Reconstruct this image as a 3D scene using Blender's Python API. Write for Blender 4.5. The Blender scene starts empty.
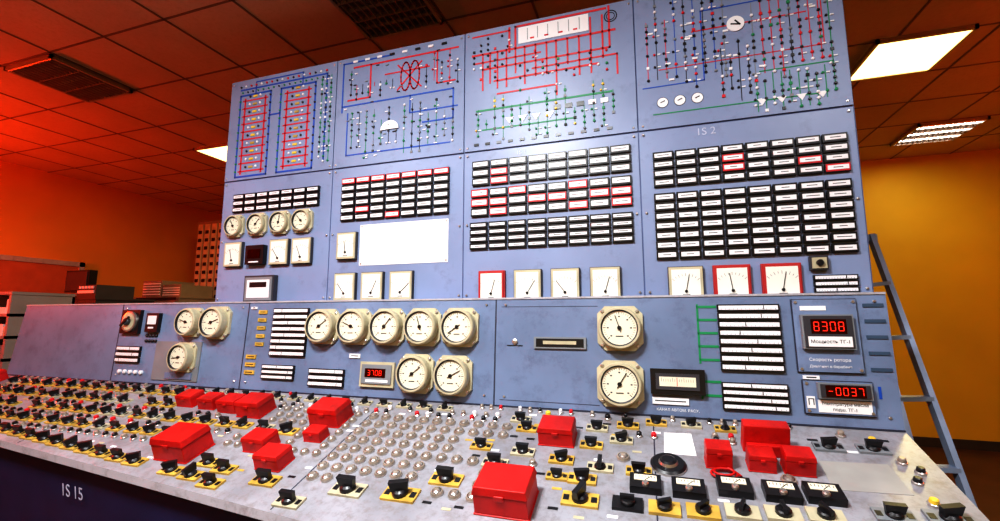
import bpy, math, random
from mathutils import Vector, Matrix
random.seed(7)
H=1.4                      # eye height; panel heights below are measured from it
sc=bpy.context.scene
sc.view_settings.view_transform='Standard'
try: sc.view_settings.look='High Contrast'
except Exception: sc.view_settings.look='None'
# ---------------------------------------------------------------- materials
MATS={}
def mat(name,col,rough=.5,metal=0,var=.12,scale=8,emis=None,es=0,spec=.5,wear=None):
    if name in MATS: return MATS[name]
    m=bpy.data.materials.new(name); m.use_nodes=True; nt=m.node_tree; b=nt.nodes['Principled BSDF']
    b.inputs['Roughness'].default_value=rough; b.inputs['Metallic'].default_value=metal
    b.inputs['Specular IOR Level'].default_value=spec
    tc=nt.nodes.new('ShaderNodeTexCoord'); nz=nt.nodes.new('ShaderNodeTexNoise'); nz.inputs['Scale'].default_value=scale; nz.inputs['Detail'].default_value=4
    nt.links.new(tc.outputs['Object'],nz.inputs['Vector'])
    rp=nt.nodes.new('ShaderNodeValToRGB'); e=rp.color_ramp.elements
    e[0].position=.3; e[1].position=.7
    e[0].color=(*[c*(1-var) for c in col],1); e[1].color=(*[min(1,c*(1+var*.5)) for c in col],1)
    nt.links.new(nz.outputs['Fac'],rp.inputs['Fac']); out=rp.outputs['Color']
    if wear:
        wc,ws,wt=wear
        n2=nt.nodes.new('ShaderNodeTexNoise'); n2.inputs['Scale'].default_value=ws; n2.inputs['Detail'].default_value=8; n2.inputs['Roughness'].default_value=.75
        nt.links.new(tc.outputs['Object'],n2.inputs['Vector'])
        r2=nt.nodes.new('ShaderNodeValToRGB'); r2.color_ramp.elements[0].position=wt-.04; r2.color_ramp.elements[1].position=wt+.2
        r2.color_ramp.elements[1].color=(.7,.7,.7,1)
        nt.links.new(n2.outputs['Fac'],r2.inputs['Fac'])
        mx=nt.nodes.new('ShaderNodeMix'); mx.data_type='RGBA'
        nt.links.new(r2.outputs['Color'],mx.inputs[0]); nt.links.new(out,mx.inputs[6]); mx.inputs[7].default_value=(*wc,1)
        out=mx.outputs[2]
        bp=nt.nodes.new('ShaderNodeBump'); bp.inputs['Strength'].default_value=.06; bp.inputs['Distance'].default_value=.01
        nt.links.new(n2.outputs['Fac'],bp.inputs['Height']); nt.links.new(bp.outputs['Normal'],b.inputs['Normal'])
    nt.links.new(out,b.inputs['Base Color'])
    if emis: b.inputs['Emission Color'].default_value=(*emis,1); b.inputs['Emission Strength'].default_value=es
    MATS[name]=m; return m
PANEL=mat('panel_blue_paint',(.25,.315,.49),.36,0,.16,2.2,wear=((.15,.18,.27),9,.58))
PANEL2=mat('panel_mimic_paint',(.235,.30,.47),.4,0,.16,2.2,wear=((.14,.17,.27),9,.58))
APRON=mat('apron_blue_paint',(.185,.25,.39),.34,0,.22,3,wear=((.09,.11,.18),11,.55))
DESK=mat('desk_grey_paint',(.31,.315,.35),.36,0,.25,5,wear=((.17,.145,.13),30,.50))
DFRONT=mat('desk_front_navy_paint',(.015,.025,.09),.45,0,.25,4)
LIP=mat('desk_lip_paint',(.42,.42,.46),.4,wear=((.15,.13,.12),20,.55))
SEAM=mat('seam_dark',(.03,.035,.06),.6)
BLK=mat('black_bakelite',(.012,.012,.014),.35)
DGY=mat('dark_grey_plastic',(.05,.05,.06),.4)
WHT=mat('white_label',(.82,.83,.85),.5,0,.04)
CRM=mat('cream_enamel',(.52,.48,.33),.35,0,.2,12)
DIAL=mat('dial_white',(.80,.76,.60),.3,0,.08)
GLASSY=mat('square_dial_white',(.84,.84,.76),.2,0,.03)
RED=mat('red_plastic',(.52,.010,.008),.45,0,.3,10,wear=((.20,.01,.01),16,.54))
REDL=mat('red_line_paint',(.60,.01,.02),.5,0,.05)
REDF=mat('red_meter_frame',(.45,.03,.03),.45,0,.1)
BLUEL=mat('blue_line_paint',(.01,.08,.45),.5,0,.05)
GRNL=mat('green_line_paint',(.01,.25,.09),.5,0,.05)
YEL=mat('yellow_base_plate',(.60,.40,.08),.45,0,.35,14)
YELD=mat('yellow_lamp',(.8,.55,.05),.4)
ALU=mat('brushed_metal',(.58,.54,.50),.30,.8,.25,20)
BTN=mat('button_cap',(.34,.29,.24),.35,.2,.3,30)
INK=mat('ink_black',(.01,.01,.012),.6)
LEDBG=mat('led_window',(.03,.0,.0),.15)
LED=mat('led_red',(.7,.03,.02),.4,emis=(1,.03,.01),es=.9)
PAPER=mat('paper',(.85,.85,.85),.6,0,.04)
GREYP=mat('grey_plate',(.22,.24,.26),.5)
TEXTM=mat('stencil_text',(.5,.55,.7),.5)
# ---------------------------------------------------------------- mesh builder
class Fr:
    def __init__(s,O,X,Y): s.O=Vector(O);s.X=Vector(X).normalized();s.Y=Vector(Y).normalized();s.Z=s.X.cross(s.Y)
    def p(s,x,y,z): return s.O+s.X*x+s.Y*y+s.Z*z
    def at(s,x,y,z=0): 
        f=Fr(s.O,s.X,s.Y); f.O=s.p(x,y,z); return f
    def mtx(s):
        m=Matrix((s.X,s.Y,s.Z)).transposed().to_4x4(); m.translation=s.O; return m
WORLD=Fr((0,0,0),(1,0,0),(0,1,0))
BOARD=Fr((0,2.0,H),(1,0,0),(0,0,1))
APR=Fr((0,1.912-.09*.0696,H),(1,0,0),(0,.0696,1))
DSK=Fr((0,1.88,H-.37),(1,0,0),(0,1,.355))
def dv(Y): return (Y-1.88)/.9424
def yedge(X): return 1.21-.0786*(X+1.163)
class MB:
    def __init__(s,fr=WORLD): s.fr=fr;s.v=[];s.f=[];s.mi=[];s.ms=[];s.sm=[]
    def m(s,mt):
        if mt not in s.ms: s.ms.append(mt)
        return s.ms.index(mt)
    def add(s,vs,fs,mt,smooth=False):
        b=len(s.v); s.v+=[tuple(v) for v in vs]; k=s.m(mt)
        for f in fs: s.f.append(tuple(b+i for i in f)); s.mi.append(k); s.sm.append(smooth)
    BF=[(0,3,2,1),(4,5,6,7),(0,1,5,4),(1,2,6,5),(2,3,7,6),(3,0,4,7)]
    def box(s,x0,x1,y0,y1,z0,z1,mt):
        s.add([(x0,y0,z0),(x1,y0,z0),(x1,y1,z0),(x0,y1,z0),(x0,y0,z1),(x1,y0,z1),(x1,y1,z1),(x0,y1,z1)],s.BF,mt)
    def tbox(s,cx,cy,w,h,z0,z1,mt,t=.9):
        a=w/2;b=h/2
        s.add([(cx-a,cy-b,z0),(cx+a,cy-b,z0),(cx+a,cy+b,z0),(cx-a,cy+b,z0),(cx-a*t,cy-b*t,z1),(cx+a*t,cy-b*t,z1),(cx+a*t,cy+b*t,z1),(cx-a*t,cy+b*t,z1)],s.BF,mt)
    def rbox(s,cx,cy,w,h,ang,z0,z1,mt):
        c=math.cos(ang);q=math.sin(ang);pts=[]
        for z in (z0,z1):
            for (i,j) in ((-1,-1),(1,-1),(1,1),(-1,1)):
                x=i*w/2;y=j*h/2;pts.append((cx+x*c-y*q,cy+x*q+y*c,z))
        s.add(pts,s.BF,mt)
    def seg(s,x0,y0,x1,y1,w,z0,z1,mt):
        s.rbox((x0+x1)/2,(y0+y1)/2,math.hypot(x1-x0,y1-y0)+w,w,math.atan2(y1-y0,x1-x0),z0,z1,mt)
    def lathe(s,cx,cy,prof,mts,seg=24,cap=True):
        n=len(prof)
        if not isinstance(mts,list): mts=[mts]*n
        for k in range(n-1):
            vs=[];
            for (r,z) in (prof[k],prof[k+1]):
                vs+=[(cx+r*math.cos(2*math.pi*i/seg),cy+r*math.sin(2*math.pi*i/seg),z) for i in range(seg)]
            s.add(vs,[(i,(i+1)%seg,seg+(i+1)%seg,seg+i) for i in range(seg)],mts[k],True)
        if cap:
            r,z=prof[-1]
            s.add([(cx+r*math.cos(2*math.pi*i/seg),cy+r*math.sin(2*math.pi*i/seg),z) for i in range(seg)],[tuple(range(seg))],mts[-1])
    def poly(s,pts,z0,z1,mt):
        n=len(pts)
        s.add([(x,y,z0) for x,y in pts]+[(x,y,z1) for x,y in pts],[tuple(range(n,2*n))]+[(i,(i+1)%n,n+(i+1)%n,n+i) for i in range(n)],mt)
    def beam(s,p,q,w,h,mt,up=(1,0,0)):
        p=Vector(p);q=Vector(q);d=(q-p).normalized();a=Vector(up);a=(a-d*a.dot(d)).normalized();b=d.cross(a)
        vs=[]
        for e in (p,q):
            for i,j in ((-1,-1),(1,-1),(1,1),(-1,1)): vs.append(e+a*i*w/2+b*j*h/2)
        s.add(vs,s.BF,mt)
    def obj(s,name,parent=None,bevel=0):
        me=bpy.data.meshes.new(name); me.from_pydata(s.v,[],s.f)
        for mt in s.ms: me.materials.append(mt)
        me.polygons.foreach_set('material_index',s.mi); me.polygons.foreach_set('use_smooth',s.sm); me.update()
        o=bpy.data.objects.new(name,me); sc.collection.objects.link(o)
        o.matrix_world=s.fr.mtx()
        if parent: 
            bpy.context.view_layer.update(); o.parent=parent; o.matrix_parent_inverse=parent.matrix_world.inverted()
        if bevel:
            b=o.modifiers.new('bevel','BEVEL'); b.width=bevel; b.segments=2; b.limit_method='ANGLE'
        return o
def text(body,fr,x,y,z,size,mt,parent,name='lettering',align='CENTER'):
    c=bpy.data.curves.new(name,'FONT'); c.body=body; c.size=size; c.align_x=align; c.align_y='CENTER'; c.extrude=.0004
    c.materials.append(mt); o=bpy.data.objects.new(name,c); sc.collection.objects.link(o)
    o.matrix_world=fr.at(x,y,z).mtx()
    if parent: bpy.context.view_layer.update(); o.parent=parent; o.matrix_parent_inverse=parent.matrix_world.inverted()
    return o
# ---------------------------------------------------------------- room
X0,X1,Y0,Y1,ZC=-7.4,4.6,-3.6,6.4,3.3
WY=mat('wall_yellow_plaster',(.58,.40,.025),.7,0,.12,1.2)
WO=mat('wall_orange_plaster',(.72,.34,.06),.7,0,.1,1.2)
FL=mat('floor_linoleum',(.08,.035,.025),.5,0,.3,3)
CE=mat('ceiling_tile',(.60,.43,.28),.8,0,.12,1.6,wear=((.48,.33,.2),30,.52))
TB=mat('ceiling_t_bar',(.20,.13,.08),.6)
b=MB();b.box(X0-.1,X1+.1,Y1,Y1+.1,0,ZC,WY);b.obj('wall_back')
b=MB();b.box(X0-.1,X0,Y0,Y1,0,ZC,WO);b.obj('wall_left')
b=MB();b.box(X1,X1+.1,Y0,Y1,0,ZC,WY);b.obj('wall_right')
b=MB();b.box(X0-.1,X1+.1,Y0-.1,Y0,0,ZC,WY);b.obj('wall_front')
b=MB();b.box(X0-.1,X1+.1,Y0-.1,Y1+.1,-.1,0,FL);b.obj('floor')
b=MB();b.box(X0-.1,X1+.1,Y0-.1,Y1+.1,ZC,ZC+.1,CE)
T=.57;GX=-1.45-T/2;GY=2.14-T/2
for i in range(-12,12):
    x=GX+i*T
    if X0<x<X1: b.box(x-.007,x+.007,Y0,Y1,ZC-.004,ZC,TB)
for i in range(-11,12):
    y=GY+i*T
    if Y0<y<Y1: b.box(X0,X1,y-.007,y+.007,ZC-.004,ZC,TB)
b.obj('ceiling')
b=MB();b.box(X0,X1,Y1-.02,Y1,0,.1,DGY);b.obj('baseboard_back')
b=MB();b.box(X0,X0+.02,Y0,Y1-.02,0,.1,DGY);b.obj('baseboard_left')
b=MB();b.box(X1-.02,X1,Y0,Y1-.02,0,.1,DGY);b.obj('baseboard_right')
LAMPW=mat('diffuser_warm',(.9,.7,.3),.5,emis=(1,.80,.32),es=2.4)
TUBE=mat('fluorescent_tube',(1,1,1),.5,emis=(1,.96,.88),es=6)
LOUV=mat('louvre_metal',(.5,.42,.36),.3,.6)
HOUS=mat('fixture_housing',(.25,.12,.08),.5)
def area(name,loc,size,power,col,rot=(0,0,0),parent=None):
    l=bpy.data.lights.new(name,'AREA'); l.energy=power; l.color=col; l.size=size
    o=bpy.data.objects.new(name,l); sc.collection.objects.link(o); o.location=loc; o.rotation_euler=rot
    if parent: o.parent=parent; bpy.context.view_layer.update(); o.matrix_parent_inverse=parent.matrix_world.inverted()
    return o
def fixture(x,y,kind,power=0,col=(1,1,1)):
    s=.275
    b=MB(Fr((x,y,ZC-.004),(1,0,0),(0,1,0)))
    b.box(-s,s,-s,-s+.02,-.03,0,LOUV);b.box(-s,s,s-.02,s,-.03,0,LOUV);b.box(-s,-s+.02,-s,s,-.03,0,LOUV);b.box(s-.02,s,-s,s,-.03,0,LOUV)
    if kind=='diffuser':
        b.box(-s+.02,s-.02,-s+.02,s-.02,-.024,-.004,LAMPW)
    else:
        b.box(-s+.02,s-.02,-s+.02,s-.02,-.004,0,HOUS)
        for k in range(3):
            yy=-.17+.17*k
            b.box(-s+.03,s-.03,yy-.012,yy+.012,-.02,-.006,TUBE if kind=='lit' else LOUV)
        for k in range(11):
            xx=-s+.045+k*.046; b.box(xx-.002,xx+.002,-s+.02,s-.02,-.034,-.006,LOUV)
        for k in range(4):
            yy=-.255+.17*k; b.box(-s+.02,s-.02,yy-.003,yy+.003,-.034,-.006,LOUV)
    o=b.obj('ceiling_light_fixture')
    if power: area('lamp_glow',(x,y,ZC-.05),.5,power,col,parent=o)
fixture(1.83,3.80,'diffuser',34,(1,.84,.36))
fixture(2.86,5.55,'lit',9,(1,.85,.45))
fixture(-1.45,2.14,'off'); fixture(-4.30,2.14,'off')
fixture(-4.50,3.80,'diffuser',24,(1,.66,.25))
fixture(-2.59,-.14,'lit',38,(.95,.97,1))
fixture(-.88,-.14,'lit',125,(.96,.98,1))
fixture(1.4,-.14,'lit',26,(.95,.96,1))
fixture(-.31,-1.85,'lit',22,(1,.97,.95))
def red_wash_lamp(loc,power,col,par):  # made-up red lamp, added out of view to wash walls and ceiling red-orange
    b=MB(Fr(loc,(1,0,0),(0,1,0)))
    b.lathe(0,0,[(.07,.0),(.07,.03),(.055,.03)],DGY)
    b.lathe(0,0,[(.055,.03),(.055,.10),(.035,.13)],mat('added_red_lamp_glass',(.9,.05,.02),.2,emis=(1,.05,.01),es=3))
    o=b.obj('added_red_lamp',par)
    l=bpy.data.lights.new('added_red_light','POINT'); l.energy=power;l.color=col;l.shadow_soft_size=.15
    q=bpy.data.objects.new('added_red_light',l); sc.collection.objects.link(q); q.location=(loc[0],loc[1],loc[2]+.3); bpy.context.view_layer.update(); q.parent=o; q.matrix_parent_inverse=o.matrix_world.inverted()
b=MB();b.box(-6.8,-6.2,.7,1.3,0,1.9,GREYP);b.box(-6.2,-6.18,.75,.77,.9,1.1,BLK)  # invented stand beyond the left frame edge, holds the added red lamp
for k in range(4): b.box(-6.2,-6.192,.8,1.2,1.55+k*.06,1.57+k*.06,DGY)
red_wash_lamp((-6.5,1.0,1.9),190,(1,.05,.008),b.obj('added_lamp_stand'))
b=MB();b.box(3.7,4.2,2.9,3.4,0,2.0,GREYP)  # second invented stand, out of view; its added lamp reddens the right corner
for k in range(4): b.box(3.692,3.7,3.0,3.3,1.65+k*.06,1.67+k*.06,DGY)
red_wash_lamp((3.95,3.15,2.0),45,(1,.10,.01),b.obj('added_lamp_stand'))
# ---------------------------------------------------------------- control board
b=MB()
b.box(-2.425,.79,2.004,2.55,0,H+1.462,mat('cabinet_side_paint',(.10,.14,.28),.5))
cab=b.obj('control_board')
ex=[-2.42,-1.63,-.845,-.012,.788]
b=MB(BOARD)
for i in range(4):
    x0,x1=ex[i]+.003,ex[i+1]-.003
    b.box(x0,x1,.823,1.46,-.004,.004,PANEL2)
    b.box(x0,x1,-1.0,.815,-.004,0,PANEL)
b.obj('panel_sheets',cab)
b=MB(BOARD)
for i in range(4):
    x0,x1=ex[i],ex[i+1]
    for zx in (x0+.02,x1-.02):
        for zy in (.80,.45,.11,.84,1.44): b.lathe(zx,zy,[(.005,0),(.005,.006),(.003,.0075)],ALU,8)
b.obj('panel_screws',cab)
text('1S 2',BOARD,.26,.785,.001,.045,TEXTM,cab)
text('1S 1',BOARD,-.55,.79,.001,.03,TEXTM,cab)
PW=.78;PH=.637
def mimic(i): return MB(BOARD.at(ex[i]+.005,.823,.004))
def L(b,col,pts,w=.0055):
    w*=1.15
    for k in range(len(pts)-1):
        (a,c),(d,e)=pts[k],pts[k+1]; b.seg(a*PW,c*PH,d*PW,e*PH,w,0,.0015,col)
def dot(b,u,v,col,r=.0065):
    b.lathe(u*PW,v*PH,[(r,0),(r,.005),(r*.6,.007)],col,10)
def sq(b,u,v,col,w=.014,h=.012): b.box(u*PW-w/2,u*PW+w/2,v*PH-h/2,v*PH+h/2,0,.004,col)
def ring(b,u,v,r,col,w=.004,ry=None):
    ry=ry or r;n=20
    for k in range(n):
        a=2*math.pi*k/n;c=2*math.pi*(k+1)/n
        b.seg(u*PW+r*math.cos(a),v*PH+ry*math.sin(a),u*PW+r*math.cos(c),v*PH+ry*math.sin(c),w,0,.0015,col)
def tri(b,u,v,col,s=.022): b.poly([(u*PW-s,v*PH+s*.7),(u*PW,v*PH-s*.8),(u*PW+s,v*PH+s*.7)],0,.003,col)
rc=lambda *c: random.choice(c)
def columns(b,u0,u1,n,v0,v1,step,cols,p=.8,line=None):
    # vertical chains of breakers and lamps
    for i in range(n):
        u=u0+(u1-u0)*i/max(1,n-1); a=v0+random.choice((0,step,2*step)); z=v1-random.choice((0,0,step,2*step,4*step))
        if line: L(b,line if not isinstance(line,tuple) else rc(*line),[(u,a),(u,z)],.0025)
        v=a
        while v<z:
            if random.random()<p:
                k=random.random()
                if k<.6: dot(b,u,v,rc(*cols),.0060)
                elif k<.78: sq(b,u,v,rc(INK,GREYP,*cols),.012,.012)
                else: sq(b,u+.012,v,WHT,.013,.005); dot(b,u-.012,v,rc(*cols),.005)
            v+=step
# panel 1
b=mimic(0)
for (u0,u1) in ((.10,.40),(.50,.82)):
    L(b,BLUEL,[(u0,.03),(u0,.84),(u1,.84),(u1,.03),(u0,.03)],.009)
    um=(u0+u1)/2
    for du in (-.10,.10): L(b,REDL,[(um+du,.06),(um+du,.80)],.009)
    for k in range(10):
        v=.08+k*.078
        L(b,REDL,[(um-.12,v),(um+.12,v)],.007)
        for du in (-.05,.05): dot(b,um+du,v+.038,rc(WHT,BLK),.007)
        sq(b,um,v+.036,rc(YELD,YEL),.030,.012)
    for k in range(10): dot(b,u0,.08+k*.078,GRNL,.006);dot(b,u1,.10+k*.078,BLK,.006)
L(b,BLUEL,[(.10,.90),(.92,.90),(.92,.10)],.008);L(b,BLUEL,[(.40,.60),(.50,.60)],.008);L(b,BLUEL,[(.25,.84),(.25,.96),(.70,.96),(.70,.84)],.006)
for k in range(17): dot(b,.10+k*.051,.93,rc(BLK,WHT,REDL),.006);dot(b,.12+k*.051,.87,rc(BLK,GRNL),.005)
columns(b,.88,.96,3,.08,.88,.045,(GRNL,BLK,WHT),.9,GRNL)
b.obj('mimic_diagram_turbine_hall',cab)
# panel 2
b=mimic(1)
L(b,REDL,[(.14,.90),(.95,.90)],.008);L(b,REDL,[(.28,.90),(.28,.60),(.10,.60)],.008);L(b,REDL,[(.80,.90),(.80,.62),(.93,.62)],.007);L(b,REDL,[(.40,.78),(.74,.78)],.006)
L(b,BLUEL,[(.05,.50),(.05,.95),(.45,.95)],.007);L(b,BLUEL,[(.05,.55),(.92,.55),(.92,.30),(.70,.30)],.007);L(b,BLUEL,[(.10,.48),(.10,.10),(.90,.10)],.006)
L(b,BLUEL,[(.60,.55),(.60,.40),(.95,.40)],.006)
for u in (.56,.63): ring(b,u,.73,.028,REDL,.008,.08)
L(b,REDL,[(.50,.62),(.68,.84)],.007);L(b,REDL,[(.68,.62),(.50,.84)],.007)
columns(b,.12,.46,8,.60,.92,.048,(BLK,BLK,WHT,REDL,GRNL),.75,(INK,REDL))
columns(b,.72,.95,5,.60,.90,.048,(BLK,BLK,WHT,REDL),.75,(INK,REDL))
columns(b,.14,.92,14,.06,.48,.052,(BLK,BLK,GREYP,GRNL,GRNL,WHT),.7,(GRNL,GREYP,INK))
b.poly([(.45*PW+.055*math.cos(a*math.pi/10),.28*PH+.05*math.sin(a*math.pi/10)) for a in range(11)],.004,.007,WHT)
for k in range(8): sq(b,.15+k*.1,.955,rc(WHT,BLK),.03,.012)
for k in range(34): sq(b,.08+random.random()*.85,.05+random.random()*.88,rc(INK,WHT,GREYP),.018,.005)
b.obj('mimic_diagram_generator',cab)
# panel 3
b=mimic(2)
b.box(.36*PW,.80*PW,.82*PH,.955*PH,0,.003,WHT)
for k in range(6): sq(b,.42+k*.065,.89,GREYP,.003,.06)
for k in range(4): sq(b,.45+k*.09,.85,REDL,.02,.008)
L(b,REDL,[(.05,.79),(.95,.79)],.009);L(b,REDL,[(.12,.66),(.92,.66),(.92,.98)],.008);L(b,REDL,[(.20,.55),(.85,.55)],.008);L(b,REDL,[(.06,.72),(.50,.72)],.007);L(b,REDL,[(.45,.60),(.96,.60),(.96,.45)],.007)
for u in (.12,.17,.22,.28,.34,.40,.47,.54,.60,.67,.74,.81,.88):
    L(b,REDL,[(u,.79 if u<.8 else .92),(u,.44+.05*random.choice((0,1,2,3)))],.007)
L(b,REDL,[(.30,.97),(.30,.80)],.009);L(b,REDL,[(.34,.80),(.34,.97),(.90,.97)],.009);L(b,REDL,[(.22,.44),(.60,.44),(.60,.36)],.007);L(b,REDL,[(.05,.95),(.30,.95)],.007)
ring(b,.93,.90,.028,INK,.004);ring(b,.93,.90,.018,INK,.003)
columns(b,.06,.30,6,.58,.95,.048,(BLK,WHT,REDL,BLK),.65)
columns(b,.37,.90,12,.44,.78,.05,(BLK,WHT,REDL,BLK,GRNL),.5)
L(b,GRNL,[(.08,.32),(.92,.32)],.008);L(b,GRNL,[(.12,.16),(.70,.16)],.006)
columns(b,.09,.93,16,.07,.42,.045,(BLK,GRNL,GRNL,YELD,BLK),.8,GRNL)
for k in range(4): tri(b,.30+k*.085,.21,WHT,.022)
for k in range(5): sq(b,.60+k*.07,.26,rc(WHT,BLK),.034,.022)
for k in range(12): sq(b,.08+k*.075,.045,rc(BLK,GREYP),.024,.012)
b.obj('mimic_diagram_feedwater',cab)
# panel 4
b=mimic(3)
L(b,BLUEL,[(.03,.30),(.35,.30),(.35,.80),(.95,.80)],.004);L(b,REDL,[(.30,.66),(.85,.66)],.004);L(b,REDL,[(.12,.42),(.92,.42),(.92,.92),(.70,.92)],.003)
L(b,GRNL,[(.62,.30),(.95,.30)],.004);L(b,GRNL,[(.08,.10),(.90,.10)],.004)
columns(b,.06,.46,9,.26,.97,.046,(BLK,BLK,WHT,GREYP,BLK,REDL),.75,(INK,GREYP,BLUEL,REDL))
columns(b,.60,.95,9,.24,.97,.046,(BLK,BLK,WHT,BLK,GRNL,GREYP,REDL),.75,(INK,GREYP,GREYP,REDL,GRNL))
columns(b,.44,.57,4,.12,.55,.046,(BLK,WHT,REDL),.75,INK)
columns(b,.60,.95,10,.03,.28,.04,(BLK,WHT,GRNL,BLK),.7,GRNL)
b.lathe(.52*PW,.66*PH,[(.034,0),(.034,.006)],WHT,24);b.seg(.50*PW,.66*PH,.54*PW,.65*PH,.006,.006,.0075,INK);b.seg(.52*PW,.68*PH,.54*PW,.65*PH,.006,.006,.0075,INK)
for k in range(3): b.lathe((.13+k*.09)*PW,.18*PH,[(.022,0),(.022,.002)],WHT,18);ring(b,.13+k*.09,.18,.022,INK,.004);b.seg((.12+k*.09)*PW,.18*PH,(.14+k*.09)*PW,.19*PH,.003,.002,.004,INK)
for k in range(4): tri(b,.62+k*.09,.09,WHT,.018)
for k in range(18): sq(b,.05+random.random()*.9,.25+random.random()*.7,WHT,.022,.008)
b.obj('mimic_diagram_steam',cab)
# annunciators -----------------------------------------------------
def annun(x0,x1,z1,z0,cols,rows,redp,red_rows=()):
    b=MB(BOARD)
    cw=(x1-x0)/cols;ch=(z1-z0)/rows
    for r in range(rows):
        for c in range(cols):
            cx=x0+(c+.5)*cw;cy=z1-(r+.5)*ch
            isr=(r in red_rows) or random.random()<redp
            fm=REDL if isr else BLK
            w=cw*.93;h=ch*.84
            b.box(cx-w/2,cx+w/2,cy-h/2,cy+h/2,0,.012,BLK)
            b.box(cx-w/2+.002,cx+w/2-.002,cy-h/2+.002,cy+h/2-.002,.012,.014,fm)
            b.box(cx-w/2+.007,cx+w/2-.007,cy-h/2+.008,cy+h/2-.008,.014,.016,WHT)
            tw=w*random.uniform(.3,.6)
            b.box(cx-tw/2,cx+tw/2,cy-.0012,cy+.0016,.016,.0163,DGY)
    return b.obj('annunciator_block')
annun(-2.33,-1.706,.735,.618,7,3,.05)
annun(-1.562,-.918,.758,.515,7,6,.10,(0,))
annun(-.80,-.045,.769,.639,8,3,.16)
annun(-.805,-.045,.627,.485,8,3,.45)
annun(-.81,-.045,.462,.325,8,4,.02)
annun(.04,.757,.716,.556,8,4,.06)
annun(.038,.755,.533,.243,8,7,.0)
def sqmeter(x,y,w=.13,h=.145,frame=None,ang=None):
    frame=frame or DGY
    b=MB(BOARD.at(x,y,0))
    b.box(-w/2,w/2,-h/2,h/2,0,.018,frame)
    m=.003 if frame is DGY else .005
    b.box(-w/2+m,w/2-m,-h/2+m,h/2-m,.018,.024,CRM if frame is DGY else frame)
    b.box(-w/2+.013,w/2-.013,-h/2+.013,h/2-.013,.024,.025,GLASSY)
    for k in range(9):
        a=math.radians(135-k*90/8); r=w*.50
        b.rbox(r*math.cos(a),-.035+r*math.sin(a),.008 if k%2 else .012,.0012,a,.025,.0256,DGY)
    a=ang if ang is not None else math.radians(random.uniform(35,150))
    r=w*.46
    b.seg(0,-.035,r*math.cos(a),-.035+r*math.sin(a)*1.1,.0024,.0256,.0272,INK)
    b.lathe(0,-.035,[(.006,.025),(.006,.03)],BLK,12)
    b.box(-.014,.014,-h/2+.017,-h/2+.020,.025,.0256,INK)
    b.obj('square_panel_meter')
for k,x in enumerate((-.693,-.519,-.347,-.173)): sqmeter(x,.150,frame=REDF if k==0 else None)
for k,x in enumerate((.149,.320,.493)): sqmeter(x,.145,w=.135,h=.135,frame=REDF if k else None)
for x in (-1.507,-1.342,-1.173): sqmeter(x,.165)
sqmeter(-1.508,.382,w=.12)
for k,x in enumerate((-2.29,-2.12,-1.955,-1.80)):
    if k!=1: sqmeter(x,.370)
b=MB(BOARD.at(-2.12,.36));b.box(-.065,.065,-.055,.055,0,.03,BLK);b.box(-.045,.045,-.02,.03,.03,.032,LEDBG);b.box(-.035,.035,-.045,-.038,.03,.033,WHT);b.obj('digital_recorder')
b=MB(BOARD.at(-2.07,.165));b.box(-.105,.105,-.075,.075,0,.03,DGY);b.box(-.095,.095,-.065,.065,.03,.034,GREYP);b.box(-.08,.08,-.05,.05,.034,.036,WHT);b.box(-.06,.06,.008,.037,.036,.037,BLK)
b.obj('chart_recorder')
b=MB(BOARD);b.box(-1.436,-.925,.275,.492,0,.002,PAPER)
for (x,y) in ((-1.425,.482),(-.936,.482),(-1.425,.285),(-.936,.285)): b.lathe(x,y,[(.005,.002),(.004,.005)],ALU,8)
b.obj('paper_notice')
def strips(fr,x0,x1,y1,y0,n,name='strip_indicator_bank'):
    b=MB(fr);ch=(y1-y0)/n
    for k in range(n):
        cy=y1-(k+.5)*ch
        b.box(x0,x1,cy-ch*.42,cy+ch*.42,0,.012,BLK)
        b.box(x0+.005,x1-.005,cy-ch*.24,cy+ch*.26,.012,.014,WHT)
        for j in range(14):
            xx=x0+.014+j*(x1-x0-.028)/13; b.box(xx-.0005,xx+.0005,cy-ch*.20,cy-ch*.05,.014,.0143,DGY)
        xx=random.uniform(x0+.03,x1-.03); b.box(xx-.0015,xx+.0015,cy-ch*.2,cy+ch*.24,.014,.0145,INK)
    b.obj(name)
strips(BOARD,.60,.742,.165,.095,3)
b=MB(BOARD.at(.62,.205));b.box(-.03,.03,-.022,.03,0,.02,DGY);b.box(-.024,.024,-.017,.024,.02,.024,CRM);b.lathe(0,.004,[(.012,.024),(.012,.034),(.008,.038)],BLK,14);b.obj('selector_knob')
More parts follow.
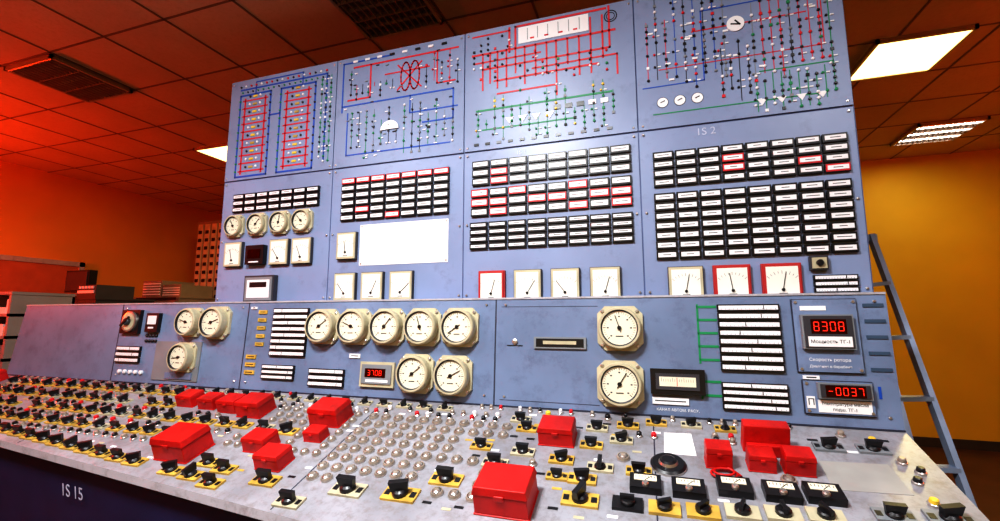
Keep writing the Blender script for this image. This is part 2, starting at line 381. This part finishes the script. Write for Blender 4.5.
# ---------------------------------------------------------------- round gauges
def rgauge(fr,x,y,R=.085,ang=None,name='pressure_gauge',dep=.055):
    b=MB(fr.at(x,y,0)); s=R/.085
    q=.086*s;c=.030*s
    b.poly([(-q+c,-q),(q-c,-q),(q,-q+c),(q,q-c),(q-c,q),(-q+c,q),(-q,q-c),(-q,-q+c)],0,.014,CRM)
    for i in (-1,1):
        for j in (-1,1): b.lathe(i*.066*s,j*.066*s,[(.007,.014),(.007,.019),(.004,.021)],ALU,8)
    b.lathe(0,0,[(.078*s,.012),(.080*s,dep*.6),(.080*s,dep),(.076*s,dep+.006),(.069*s,dep+.006),(.067*s,dep-.004),(.064*s,dep-.006)],[CRM,CRM,CRM,CRM,BLK,DGY,DIAL],36)
    z=dep-.006
    for k in range(31):
        a=math.radians(225-k*9); big=k%5==0; r=.056*s
        b.rbox(r*math.cos(a),r*math.sin(a),(.011 if big else .006)*s,(.0022 if big else .0011)*s,a,z,z+.0006,INK)
    for k in range(7):
        a=math.radians(225-k*45); r=.043*s; b.rbox(r*math.cos(a),r*math.sin(a),.007*s,.005*s,0,z,z+.0005,DGY)
    b.box(-.014*s,.014*s,-.034*s,-.030*s,z,z+.0005,INK)
    a=ang if ang is not None else math.radians(random.uniform(20,220))
    b.seg(-.015*s*math.cos(a),-.015*s*math.sin(a),.048*s*math.cos(a),.048*s*math.sin(a),.003*s,z+.002,z+.004,INK)
    b.lathe(0,0,[(.008*s,z),(.008*s,z+.006)],BLK,14)
    b.obj(name)
for x in (-2.30,-2.13,-1.965,-1.81): rgauge(BOARD,x,.540,.066,dep=.03)
# ---------------------------------------------------------------- console
XL,XR=-4.0,.786
b=MB()
zt=H+.09; zb=H-.37
v=[(XL-.06,1.88,zb),(XR,1.88,zb),(XR,1.912,zt),(XL,1.912,zt),(XL-.06,1.995,zb),(XR,1.995,zb),(XR,1.995,zt),(XL,1.995,zt)]
b.add(v,[(0,1,2,3),(3,2,6,7),(1,5,6,2),(0,3,7,4),(4,7,6,5),(0,4,5,1)],APRON)
con=b.obj('control_console')
b=MB()
xl,xr=-4.7,XR
def dz(Y): return zb-.355*(1.88-Y)
yl,yr=yedge(xl),yedge(xr)
v=[(xl,1.88,zb),(xr,1.88,zb),(xr,yr,dz(yr)),(xl,yl,dz(yl)),
   (xl,1.88,zb-.05),(xr,1.88,zb-.05),(xr,yr,dz(yr)-.03),(xl,yl,dz(yl)-.03)]
b.add(v,[(3,2,1,0)],DESK); b.add(v,[(3,7,6,2),(2,6,5,1),(0,4,7,3),(4,5,6,7)],LIP)
b.obj('desk_top',con)
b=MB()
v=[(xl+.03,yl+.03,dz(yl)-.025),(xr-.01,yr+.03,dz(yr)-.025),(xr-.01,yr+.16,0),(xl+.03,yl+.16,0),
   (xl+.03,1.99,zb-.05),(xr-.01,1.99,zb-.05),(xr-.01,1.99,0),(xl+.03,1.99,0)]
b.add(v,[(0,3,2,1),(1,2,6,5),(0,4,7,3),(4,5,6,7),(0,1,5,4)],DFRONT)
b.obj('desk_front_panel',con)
b=MB(APR)
for x in (-3.05,-2.06,-.645):
    b.box(x-.003,x+.003,-.372,.09,-.001,.0012,SEAM)
b.box(XL,XR,.084,.092,0,.004,LIP)
b.box(-4.03,XR,-.372,-.366,0,.006,SEAM)
for x in (-2.02,-.69,-.60,.75,-2.10,-3.01):
    for y in (.06,-.33): b.lathe(x,y,[(.005,0),(.005,.004),(.003,.006)],ALU,8)
b.box(-.62,-.20,.050,.052,0,.001,SEAM);b.box(-.62,-.20,-.345,-.343,0,.001,SEAM)
b.obj('apron_trim',con)
b=MB(DSK)
for x in (-2.75,-1.17,.0): b.box(x-.002,x+.002,dv(yedge(x))+.01,0,-.001,.001,SEAM)
b.obj('desk_seams',con)
ftn=Fr((-2.34,yedge(-2.34)+.055,dz(yedge(-2.34))-.15),(1,-.0786,0),(0,-.13,.99))
text('1S 15',ftn,0,0,.015,.075,TEXTM,con)
for x in (-1.55,-1.365,-1.18,-.995,-.81): rgauge(APR,x,-.040,.086)
rgauge(APR,-1.02,-.250,.086);rgauge(APR,-.832,-.252,.086)
rgauge(APR,-.113,-.040,.088);rgauge(APR,-.118,-.256,.088)
rgauge(APR,-2.452,-.022,.080);rgauge(APR,-2.262,-.024,.088);rgauge(APR,-2.466,-.215,.080)
strips(APR,.248,.456,.055,-.195,8)
strips(APR,.245,.46,-.232,-.332,4)
strips(APR,-1.88,-1.655,.055,-.195,8)
strips(APR,-1.915,-1.71,-.235,-.31,3)
strips(APR,-1.618,-1.41,-.244,-.333,3)
strips(APR,-3.03,-2.83,-.16,-.26,3)
def plates(fr,rects,mt,name,z=.006):
    b=MB(fr)
    for (x0,x1,y0,y1) in rects: b.box(x0,x1,y0,y1,0,z,mt); b.box(x0+.01,x1-.01,(y0+y1)/2-.002,(y0+y1)/2+.002,z,z+.0004,INK)
    b.obj(name)
plates(APR,[(-1.985,-1.93,.025-k*.042,.043-k*.042) for k in range(5)]+[(-2.035,-1.97,-.21-k*.04,-.19-k*.04) for k in range(3)],YEL,'yellow_name_plates')
plates(APR,[(-2.04,-2.0,.05,.062),(0,.13,-.325,-.30),(-1.39,-1.33,-.19,-.17),(.51,.56,-.213,-.20)],WHT,'white_name_plates')
b=MB(APR.at(-.359,-.102));b.box(-.11,.11,-.024,.024,0,.01,GREYP);b.box(-.10,.10,-.017,.017,.01,.012,BLK);b.box(-.07,.07,-.006,.008,.012,.0124,CRM);b.obj('slot_indicator')
b=MB(APR);b.lathe(-.555,-.10,[(.012,0),(.012,.006),(.006,.008)],ALU,12);b.box(-.59,-.52,-.118,-.114,0,.002,INK);b.obj('key_lock')
def seg7(b,x,y,w,h,z,s):
    S={'0':'abcdef','1':'bc','3':'abcdg','7':'abc','8':'abcdefg','-':'g','2':'abged'}
    t=w*.15
    for i,ch in enumerate(s):
        cx=x+i*w*1.45
        P={'a':(cx,y+h/2,w*.8,t),'d':(cx,y-h/2,w*.8,t),'g':(cx,y,w*.8,t),'b':(cx+w*.42,y+h/4,t,h*.42),'c':(cx+w*.42,y-h/4,t,h*.42),'f':(cx-w*.42,y+h/4,t,h*.42),'e':(cx-w*.42,y-h/4,t,h*.42)}
        for k in S[ch]:
            q=P[k]; b.box(q[0]-q[2]/2,q[0]+q[2]/2,q[1]-q[3]/2,q[1]+q[3]/2,z,z+.001,LED)
def display(x0,x1,y0,y1,win,led,s,lw,lh):
    b=MB(APR)
    b.box(x0,x1,y0,y1,0,.006,SEAM);b.box(x0+.003,x1-.003,y0+.003,y1-.003,.006,.012,APRON)
    a0,a1,c0,c1=win
    b.box(a0,a1,c0,c1,.012,.032,GREYP);b.box(a0+.006,a1-.006,c0+.005,c1-.005,.032,.036,DGY)
    l0,l1,m0,m1=led
    b.box(l0,l1,m0,m1,.036,.037,LEDBG)
    n=len(s);xs=(l0+l1)/2-(n-1)*lw*1.45/2
    seg7(b,xs,(m0+m1)/2,lw,lh,.0372,s)
    for xx in (x0+.012,x1-.012):
        for yy in (y0+.012,y1-.012): b.lathe(xx,yy,[(.005,.012),(.005,.016)],ALU,8)
    return b.obj('digital_readout')
o=display(.495,.695,-.19,.07,(.515,.672,-.108,.012),(.542,.648,-.055,-.005),'8308',.017,.030)
b=MB(APR);b.box(.53,.66,-.100,-.065,.036,.038,PAPER);b.box(.52,.60,.028,.044,.012,.014,PAPER);b.obj('caption_card',o)
text('Мощность ТГ-1',APR,.595,-.083,.0385,.016,INK,o)
text('Скорость ротора',APR,.595,-.145,.0125,.015,WHT,o);text('Давление в барабане',APR,.595,-.168,.0125,.012,WHT,o)
o=display(.504,.712,-.33,-.215,(.545,.70,-.275,-.222),(.565,.68,-.268,-.230),'-0037',.015,.024)
b=MB(APR);b.box(.545,.70,-.322,-.281,.012,.014,PAPER);b.box(.512,.537,-.31,-.27,.012,.014,PAPER);b.obj('caption_card',o)
text('Температура масла',APR,.622,-.293,.0145,.014,INK,o);text('подш. ТГ-1',APR,.622,-.311,.0145,.014,INK,o)
text('П',APR,.525,-.29,.0145,.03,INK,o)
b=MB(APR);b.box(-1.317,-1.133,-.32,-.205,0,.014,CRM);b.box(-1.305,-1.145,-.305,-.217,.014,.02,GREYP);b.box(-1.285,-1.175,-.275,-.235,.02,.022,LEDBG)
seg7(b,-1.262,-.255,.014,.022,.0222,'3708');b.box(-1.28,-1.16,-.297,-.286,.02,.021,WHT);b.obj('digital_readout')
b=MB(APR);b.box(-.004,.189,-.286,-.193,0,.022,BLK);b.box(.015,.17,-.27,-.21,.022,.026,DGY);b.box(.028,.157,-.257,-.222,.026,.027,DIAL)
for k in range(15): b.box(.035+k*.008,.036+k*.008,-.24,-.230 if k%5 else -.225,.027,.0275,INK)
b.box(.09,.092,-.255,-.224,.027,.028,REDL);b.obj('edgewise_meter')
text('КАНАЛ АВТОМ. РАСХ.',APR,.09,-.345,.001,.014,WHT,con)
b=MB(APR.at(-2.94,-.02));b.box(-.075,.075,-.07,.07,0,.02,BLK);b.lathe(0,.0,[(.06,.02),(.06,.03),(.05,.032)],[ALU,ALU,CRM],24);b.lathe(0,0,[(.022,.032),(.022,.045),(.018,.05)],DGY,16);b.rbox(0,0,.08,.010,.7,.046,.056,BLK);b.obj('synchronizer_dial')
b=MB(APR.at(-2.755,-.025));b.box(-.05,.05,-.055,.055,0,.022,BLK);b.box(-.035,.035,-.01,.04,.022,.024,WHT);b.box(-.02,.02,-.035,-.025,.022,.026,WHT);b.obj('counter_unit')
b=MB(APR);b.box(-2.71,-2.36,-.345,-.13,0,.006,GREYP);b.box(-2.60,-2.40,-.335,-.30,.006,.012,APRON);b.obj('cover_plate',con)
b=MB(APR)
for k in range(4):
    for j in range(2): b.lathe(-2.80+k*.025,-.10-j*.03,[(.009,0),(.009,.008),(.005,.012)],BLK,10)
for k in range(5): b.lathe(-2.98+k*.045,-.31,[(.012,0),(.012,.01),(.007,.014)],rc(BLK,WHT),10)
b.obj('indicator_lamps')
b=MB(APR)
for y1,n in ((.045,5),(-.235,2)):
    for k in range(n): b.box(.175,.246,y1-k*.05-.005,y1-k*.05+.004,0,.002,GRNL)
b.box(.175,.182,-.17,.055,0,.002,GRNL);b.box(.175,.182,-.30,-.23,0,.002,GRNL)
SB=mat('steel_blue_stub',(.05,.09,.15),.5)
for k in range(5): b.box(.715,.775,.04-k*.055,.052-k*.055,0,.004,SB)
b.box(.728,.736,-.27,-.23,0,.002,BLUEL)
b.obj('mimic_flow_lines',con)
# ---------------------------------------------------------------- desk controls
RES=[]   # reserved footprints (x, y, half-width, half-depth)
REDS=((-2.199,1.735,.105),(-2.05,1.727,.10),(-1.905,1.717,.11),(-1.750,1.705,.135),(-1.322,1.693,.145),(-1.805,1.412,.17),(-1.489,1.488,.11),(-1.295,1.571,.08),(-1.344,1.409,.11),(-.333,1.693,.125),(-.428,1.372,.165),(.19,1.637,.075,.07),(.310,1.640,.075,.055),(.409,1.640,.08,.065),(-4.0,1.80,.12))
for q in REDS: RES.append((q[0],q[1],q[2]*.54,q[2]*.40))
RES.append((.342,1.725,.075,.035))
SW=((-1.30,1.325,1.05,0),(-.965,1.335,1.2,0),(-.775,1.345,1.2,.3),(-.655,1.43,1.1,0),(-.215,1.415,1.1,1.2),(-.52,1.53,.9,0),
    (-.44,1.60,.85,0),(-.30,1.58,.85,.4),(-.17,1.56,.85,1.57),(-.05,1.56,.8,0),(-.22,1.50,.9,.2),(-.50,1.79,.8,0),(-.46,1.735,.8,0),(-.20,1.77,.8,0),(-.09,1.80,.8,0),(.01,1.83,.75,0),(-.11,1.71,.8,.4),
    (-.21,1.67,.8,0),(.65,1.765,.85,0),(.53,1.76,.85,.2),(-1.13,1.255,1.0,0),(.70,1.50,1.0,.3),(.58,1.49,.9,0),(-.30,1.50,.7,0),(-.60,1.61,.8,0),(.13,1.83,.7,.5),(.24,1.82,.7,1.57),(.34,1.82,.7,0))
for q in SW: RES.append((q[0],q[1],.05*q[2],.026*q[2]))
DM=((-.03,1.50),(.215,1.525),(.09,1.50),(.335,1.525),(.44,1.535))
for q in DM: RES.append((q[0],q[1],.048,.034))
KN=((-.08,1.42),(.02,1.42),(.12,1.425),(.22,1.44),(.32,1.45),(.42,1.46))
for q in KN: RES.append((q[0],q[1],.044,.03))
RES.append((.04,1.605,.056,.056));RES.append((.09,1.72,.065,.075));RES.append((.57,1.64,.10,.075));RES.append((.20,1.58,.05,.02))
def free(x,y,w,d,reserve=True):
    for (a,c,p,q) in RES:
        if abs(x-a)<w+p and abs(y-c)<d+q: return False
    if y-d<yedge(x)+.015 or y+d>1.872 or x+w>.78: return False
    if reserve: RES.append((x,y,w,d))
    return True
def pbutton(b,x,y,r=.021):
    v=dv(y)
    b.lathe(x,v,[(r,0),(r,.006),(r*.88,.012),(r*.72,.012),(r*.68,.008),(r*.62,.013),(r*.35,.016)],[ALU,BTN,BTN,BLK,ALU,ALU,BTN],16)
def sbutton(b,x,y,r=.012,cap=BLK):
    b.lathe(x,dv(y),[(r,0),(r,.006),(r*.8,.008),(r*.7,.018),(r*.5,.02)],[ALU,ALU,cap,cap,cap],10)
def tswitch(b,x,y,s=1.0,ang=0,base=YEL):
    v=dv(y);w=.098*s;d=.050*s
    b.rbox(x,v,w,d,0,0,.008,base)
    b.box(x-w*.46,x-w*.30,v-.010*s,v+.010*s,.008,.009,BLK);b.box(x+w*.30,x+w*.46,v-.010*s,v+.010*s,.008,.009,BLK)
    b.lathe(x,v,[(.022*s,.008),(.022*s,.014*s),(.019*s,.018*s),(.013*s,.022*s)],BLK,14)
    c=math.cos(ang);q=math.sin(ang);L_=.027*s;t=.0075*s;z0=.018*s;z1=.044*s
    pts=[]
    for (zz,l) in ((z0,L_*.8),(z1,L_)):
        for (i,j) in ((-1,-1),(1,-1),(1,1),(-1,1)):
            xx=i*l;yy=j*t;pts.append((x+xx*c-yy*q,v+xx*q+yy*c,zz))
    b.add(pts,MB.BF,BLK)
b=MB(DSK)
for k in range(20):
    x=-3.75+k*.112; y=yedge(x)+.055
    if x<-1.5 and free(x,y,.048,.026): tswitch(b,x,y,.95,random.choice((0,1.57,.5)))
for y,n,x0,dx in ((1.80,15,-3.9,.110),(1.70,15,-3.85,.110),(1.60,22,-3.80,.110),(1.50,20,-3.7,.112)):
    for k in range(n):
        x=x0+k*dx+random.uniform(-.006,.006)
        if x<-1.5 and random.random()<.92 and free(x,y,.044,.025): tswitch(b,x,y,.86,random.choice((0,0,.8,1.57)),rc(YEL,YEL,YEL,CRM))
for k in range(15):
    x=-2.25+k*.10
    if free(x,1.83,.034,.02): tswitch(b,x,1.83,.66,random.choice((0,1.57)),CRM)
for x,y in ((-1.62,1.37),(-1.52,1.35),(-1.60,1.56),(-1.46,1.59),(-1.50,1.28),(-1.66,1.31),(-1.40,1.32)):
    if free(x,y,.05,.027): tswitch(b,x,y,.95,random.choice((0,.7)))
b.obj('key_switch_bank')
for x,y,s,a in SW:
    b=MB(DSK); tswitch(b,x,y,s,a,rc(YEL,YEL,CRM) if x<.5 else GREYP); b.obj('rotary_switch')
b=MB(DSK)
for r in range(8):
    y=1.735-r*.052
    for k in range(11):
        x=-1.14+k*.060
        if free(x,y,.021,.021): pbutton(b,x,y)
for r in range(7):
    y=1.74-r*.043
    for k in range(9):
        x=-1.66+k*.055
        if free(x,y,.018,.018): pbutton(b,x,y,.017)
for x,y in ((.29,1.58),(.37,1.585),(.45,1.585),(.13,1.56),(-.10,1.62),(-.02,1.66),(.26,1.575)):
    if free(x,y,.022,.022): pbutton(b,x,y,.022)
b.obj('push_button_field')
b=MB(DSK)
for y,dx,r in ((1.855,.042,.010),(1.80,.05,.012),(1.77,.05,.012),(1.745,.05,.012)):
    x=-2.2
    while x<.45:
        if random.random()<.75 and free(x,y,r,r): sbutton(b,x,y,r,rc(BLK,BLK,BTN,BTN,BLK,WHT,REDL))
        x+=dx
for y in (1.85,1.75,1.65,1.55,1.45):
    for k in range(38):
        x=-3.9+k*.06
        if random.random()<.85 and free(x,y,.015,.015): sbutton(b,x,y,.014,rc(BLK,BLK,BLK,BTN,BTN,REDL))
for k in range(90):
    x=random.uniform(-.62,.75);y=random.uniform(1.38,1.85)
    if free(x,y,.018,.018): sbutton(b,x,y,.014,rc(BLK,BLK,BTN,YELD,BTN))
b.obj('signal_lamp_buttons')
b=MB(DSK)
for k in range(420):
    x=random.uniform(-3.9,.7);y=random.uniform(1.3,1.86)
    if free(x,y,.016,.008): b.box(x-.015,x+.015,dv(y)-.005,dv(y)+.005,0,.0012,rc(WHT,CRM,YEL,BLK))
b.obj('engraved_label_plates')
def redcover(x,y,w,h=None,d=None):
    h=h or w*.55; d=d or w*.75; v=dv(y)
    b=MB(DSK)
    b.rbox(x,v,w*1.04,d*1.04,0,0,.005,RED)
    b.tbox(x,v,w,d,.005,h*.72,RED,.985)
    b.tbox(x,v,w*1.03,d*1.03,h*.72,h,RED,.93)
    for i in (-1,1): b.rbox(x+i*w*.3,v+d*.52,w*.14,.008,0,h*.55,h*.8,DGY)
    b.rbox(x,v-d*.52,w*.18,.006,0,h*.62,h*.80,RED)
    b.obj('red_protective_cover',bevel=.003)
for q in REDS: redcover(*q[:3],h=q[3] if len(q)>3 else None)
b=MB(DSK);v=dv(1.728);b.tbox(.342,v,.135,.045,.0,.095,RED,.97);b.rbox(.342,v-.033,.12,.018,0,0,.04,RED);b.obj('opened_red_cover',bevel=.003)
def dmeter(x,y,w=.09,name='panel_ammeter'):
    b=MB(DSK);v=dv(y)
    b.box(x-w/2,x+w/2,v-w*.35,v+w*.35,0,.024,BLK);b.box(x-w*.36,x+w*.36,v-w*.02,v+w*.25,.024,.026,DIAL)
    for k in range(7): b.box(x-w*.3+k*w*.10-.0007,x-w*.3+k*w*.10+.0007,v+w*.1,v+w*.2,.026,.0265,INK)
    b.seg(x,v,x+w*.2,v+w*.2,.0015,.026,.027,INK);b.lathe(x,v-w*.2,[(.010,.024),(.010,.03),(.007,.034)],ALU,12);b.obj(name)
for x,y in DM: dmeter(x,y)
b=MB(DSK)
for k,(x,y) in enumerate(KN):
    b.rbox(x,dv(y),.085,.05,0,0,.010,rc(YEL,CRM,BLK,YEL)); b.lathe(x,dv(y),[(.020,.010),(.020,.02),(.016,.024)],BLK,14); b.rbox(x,dv(y),.04,.01,.4*k,.022,.036,BLK)
b.obj('selector_knob_row')
b=MB(DSK);b.lathe(.04,dv(1.605),[(.055,0),(.055,.008),(.048,.014),(.03,.014),(.026,.022),(.018,.026)],[ALU,BLK,BLK,ALU,BLK,BLK],28);b.obj('round_setpoint_dial')
b=MB(DSK);v0=dv(1.665);b.poly([(.03,v0),(.13,v0),(.125,v0+.125),(.035,v0+.12)],0,.001,PAPER);b.obj('paper_sheet')
b=MB(DSK);v0=dv(1.57);b.poly([(.475,v0),(.665,v0+.01),(.66,v0+.14),(.48,v0+.13)],0,.001,mat('grey_paper',(.36,.36,.34),.7));b.obj('grey_paper_sheet')
cu=bpy.data.curves.new('red_cord','CURVE');cu.dimensions='3D';cu.bevel_depth=.0035;sp=cu.splines.new('NURBS');n=26;sp.points.add(n-1)
for k in range(n):
    a=k*.55;r=.045-.0008*k;p=DSK.p(.20+r*math.cos(a),dv(1.58)+r*math.sin(a)*.6,.006+.0006*k);sp.points[k].co=(*p,1)
sp.use_endpoint_u=True;cu.materials.append(RED);o=bpy.data.objects.new('red_cord',cu);sc.collection.objects.link(o)
# ---------------------------------------------------------------- step ladder
LD=mat('ladder_blue_grey_aluminium',(.30,.38,.52),.35,.4,.2,10)
b=MB()
tL,tR=(.895,2.42,H+.36),(.965,2.42,H+.37)
fL,fR=(.85,1.66,0),(1.01,1.66,0)
b.beam(fL,tL,.018,.036,LD);b.beam(fR,tR,.018,.036,LD)
b.beam((.86,3.15,0),(.90,2.46,H+.34),.018,.03,LD);b.beam((1.01,3.15,0),(.955,2.46,H+.34),.018,.03,LD)
for k in range(1,8):
    t=k/8
    p=Vector(fL).lerp(Vector(tL),t);q=Vector(fR).lerp(Vector(tR),t);b.beam(p,q,.045,.016,LD,up=(0,1,0))
b.box(.872,.985,2.41,2.50,H+.345,H+.375,LD)
b.obj('step_ladder')
# ---------------------------------------------------------------- equipment at left back
CABW=mat('cabinet_cream',(.24,.20,.16),.5)
def cabinet(name,x0,x1,y0,y1,z,mt,rows=4,slats=False):
    b=MB();b.box(x0,x1,y0,y1,0,z,mt)
    b.box(x0-.01,x1+.01,y0-.01,y1+.01,z,z+.02,mt)
    for k in range(rows):
        za=.1+k*(z-.12)/rows;zz=.1+(k+1)*(z-.12)/rows-.02
        b.box(x0+.02,x1-.02,y0-.012,y0,za,zz,mt);b.box((x0+x1)/2-.05,(x0+x1)/2+.05,y0-.03,y0-.012,zz-.04,zz-.025,BLK)
        b.box(x1,x1+.012,y0+.03,y1-.03,za,zz,mt)
    if slats:
        for k in range(int(z/.07)): b.box(x0+.04,x1-.04,y0-.016,y0-.012,.1+k*.07,.13+k*.07,BLK)
    return b.obj(name)
SHW=mat('shelf_pale_paint',(.30,.27,.27),.5)
b=MB()
x0,x1,y0,y1=-6.1,-5.15,2.35,2.8
b.box(x0,x0+.03,y0,y1,0,1.60,SHW);b.box(x1-.03,x1,y0,y1,0,1.60,SHW);b.box(x0,x1,y1-.02,y1,0,1.60,SHW);b.box((x0+x1)/2-.015,(x0+x1)/2+.015,y0,y1,0,1.6,SHW)
for k in range(9): b.box(x0,x1,y0,y1,.1+k*.188,.125+k*.188,SHW)
for k in range(8):
    for j in range(9):
        xx=x0+.05+j*.098
        if abs(xx+.04-(x0+x1)/2)>.05: b.box(xx,xx+.085,y0+.03,y1-.05,.125+k*.188,.125+k*.188+random.uniform(.04,.13),rc(WHT,PAPER,GREYP,CRM))
b.obj('document_shelf')
cabinet('equipment_rack',-6.55,-5.55,3.2,3.8,1.60,DGY,4)
b=MB()
b.box(-6.4,-6.0,3.3,3.6,1.62,1.65,BLK);b.box(-6.22,-6.16,3.42,3.48,1.65,1.70,BLK);b.box(-6.42,-6.02,3.38,3.46,1.70,1.95,BLK);b.box(-6.40,-6.04,3.37,3.38,1.72,1.93,DGY);b.obj('computer_monitor')
b=MB();b.box(-5.9,-5.6,3.22,3.6,1.62,1.76,DGY);b.box(-5.88,-5.62,3.21,3.22,1.67,1.70,WHT)
for k in range(5): b.box(-5.86+k*.05,-5.83+k*.05,3.21,3.22,1.72,1.745,WHT)
b.obj('signal_amplifier')
cabinet('filing_cabinet',-6.5,-5.7,4.2,4.8,1.66,CABW,5,True)
b=MB();b.box(-6.45,-6.1,4.25,4.7,1.68,1.90,CABW);b.box(-6.08,-5.75,4.25,4.7,1.68,1.84,CABW)
for k in range(5): b.box(-6.43,-6.12,4.24,4.25,1.71+k*.035,1.725+k*.035,WHT)
for k in range(4): b.box(-6.06,-5.77,4.24,4.25,1.70+k*.03,1.712+k*.03,WHT)
b.obj('document_boxes')
b=MB();b.box(-6.65,-5.95,5.1,5.5,0,H+1.5,CABW)
for k in range(5):
    b.box(-6.62+k*.14,-6.52+k*.14,5.085,5.1,.1,H+1.45,CRM)
for j in range(21):
    for k in range(5): b.box(-6.60+k*.14,-6.54+k*.14,5.078,5.085,.2+j*.125,.25+j*.125,BLK)
b.obj('relay_rack')
b=MB();b.box(X0+.003,X0+.04,3.0,4.0,0,2.1,mat('door_paint',(.5,.12,.05),.5));b.box(X0+.003,X0+.06,2.94,3.0,0,2.16,LIP);b.box(X0+.003,X0+.06,4.0,4.06,0,2.16,LIP);b.box(X0+.003,X0+.06,2.94,4.06,2.1,2.16,LIP);b.box(X0+.04,X0+.09,3.08,3.12,1.0,1.03,ALU);b.obj('door_1')
# ---------------------------------------------------------------- world + camera
w=bpy.data.worlds.new('world'); sc.world=w; w.use_nodes=True
w.node_tree.nodes['Background'].inputs[0].default_value=(.5,.4,.35,1);w.node_tree.nodes['Background'].inputs[1].default_value=.1
th=math.atan(58/450); psi=math.atan(149/450*math.cos(th))
cam=bpy.data.cameras.new('camera'); co=bpy.data.objects.new('camera',cam); sc.collection.objects.link(co)
co.rotation_euler=(math.pi/2+th,0,psi); co.location=(0,0,H); cam.sensor_width=36; cam.lens=36*.45; cam.clip_start=.02
sc.camera=co
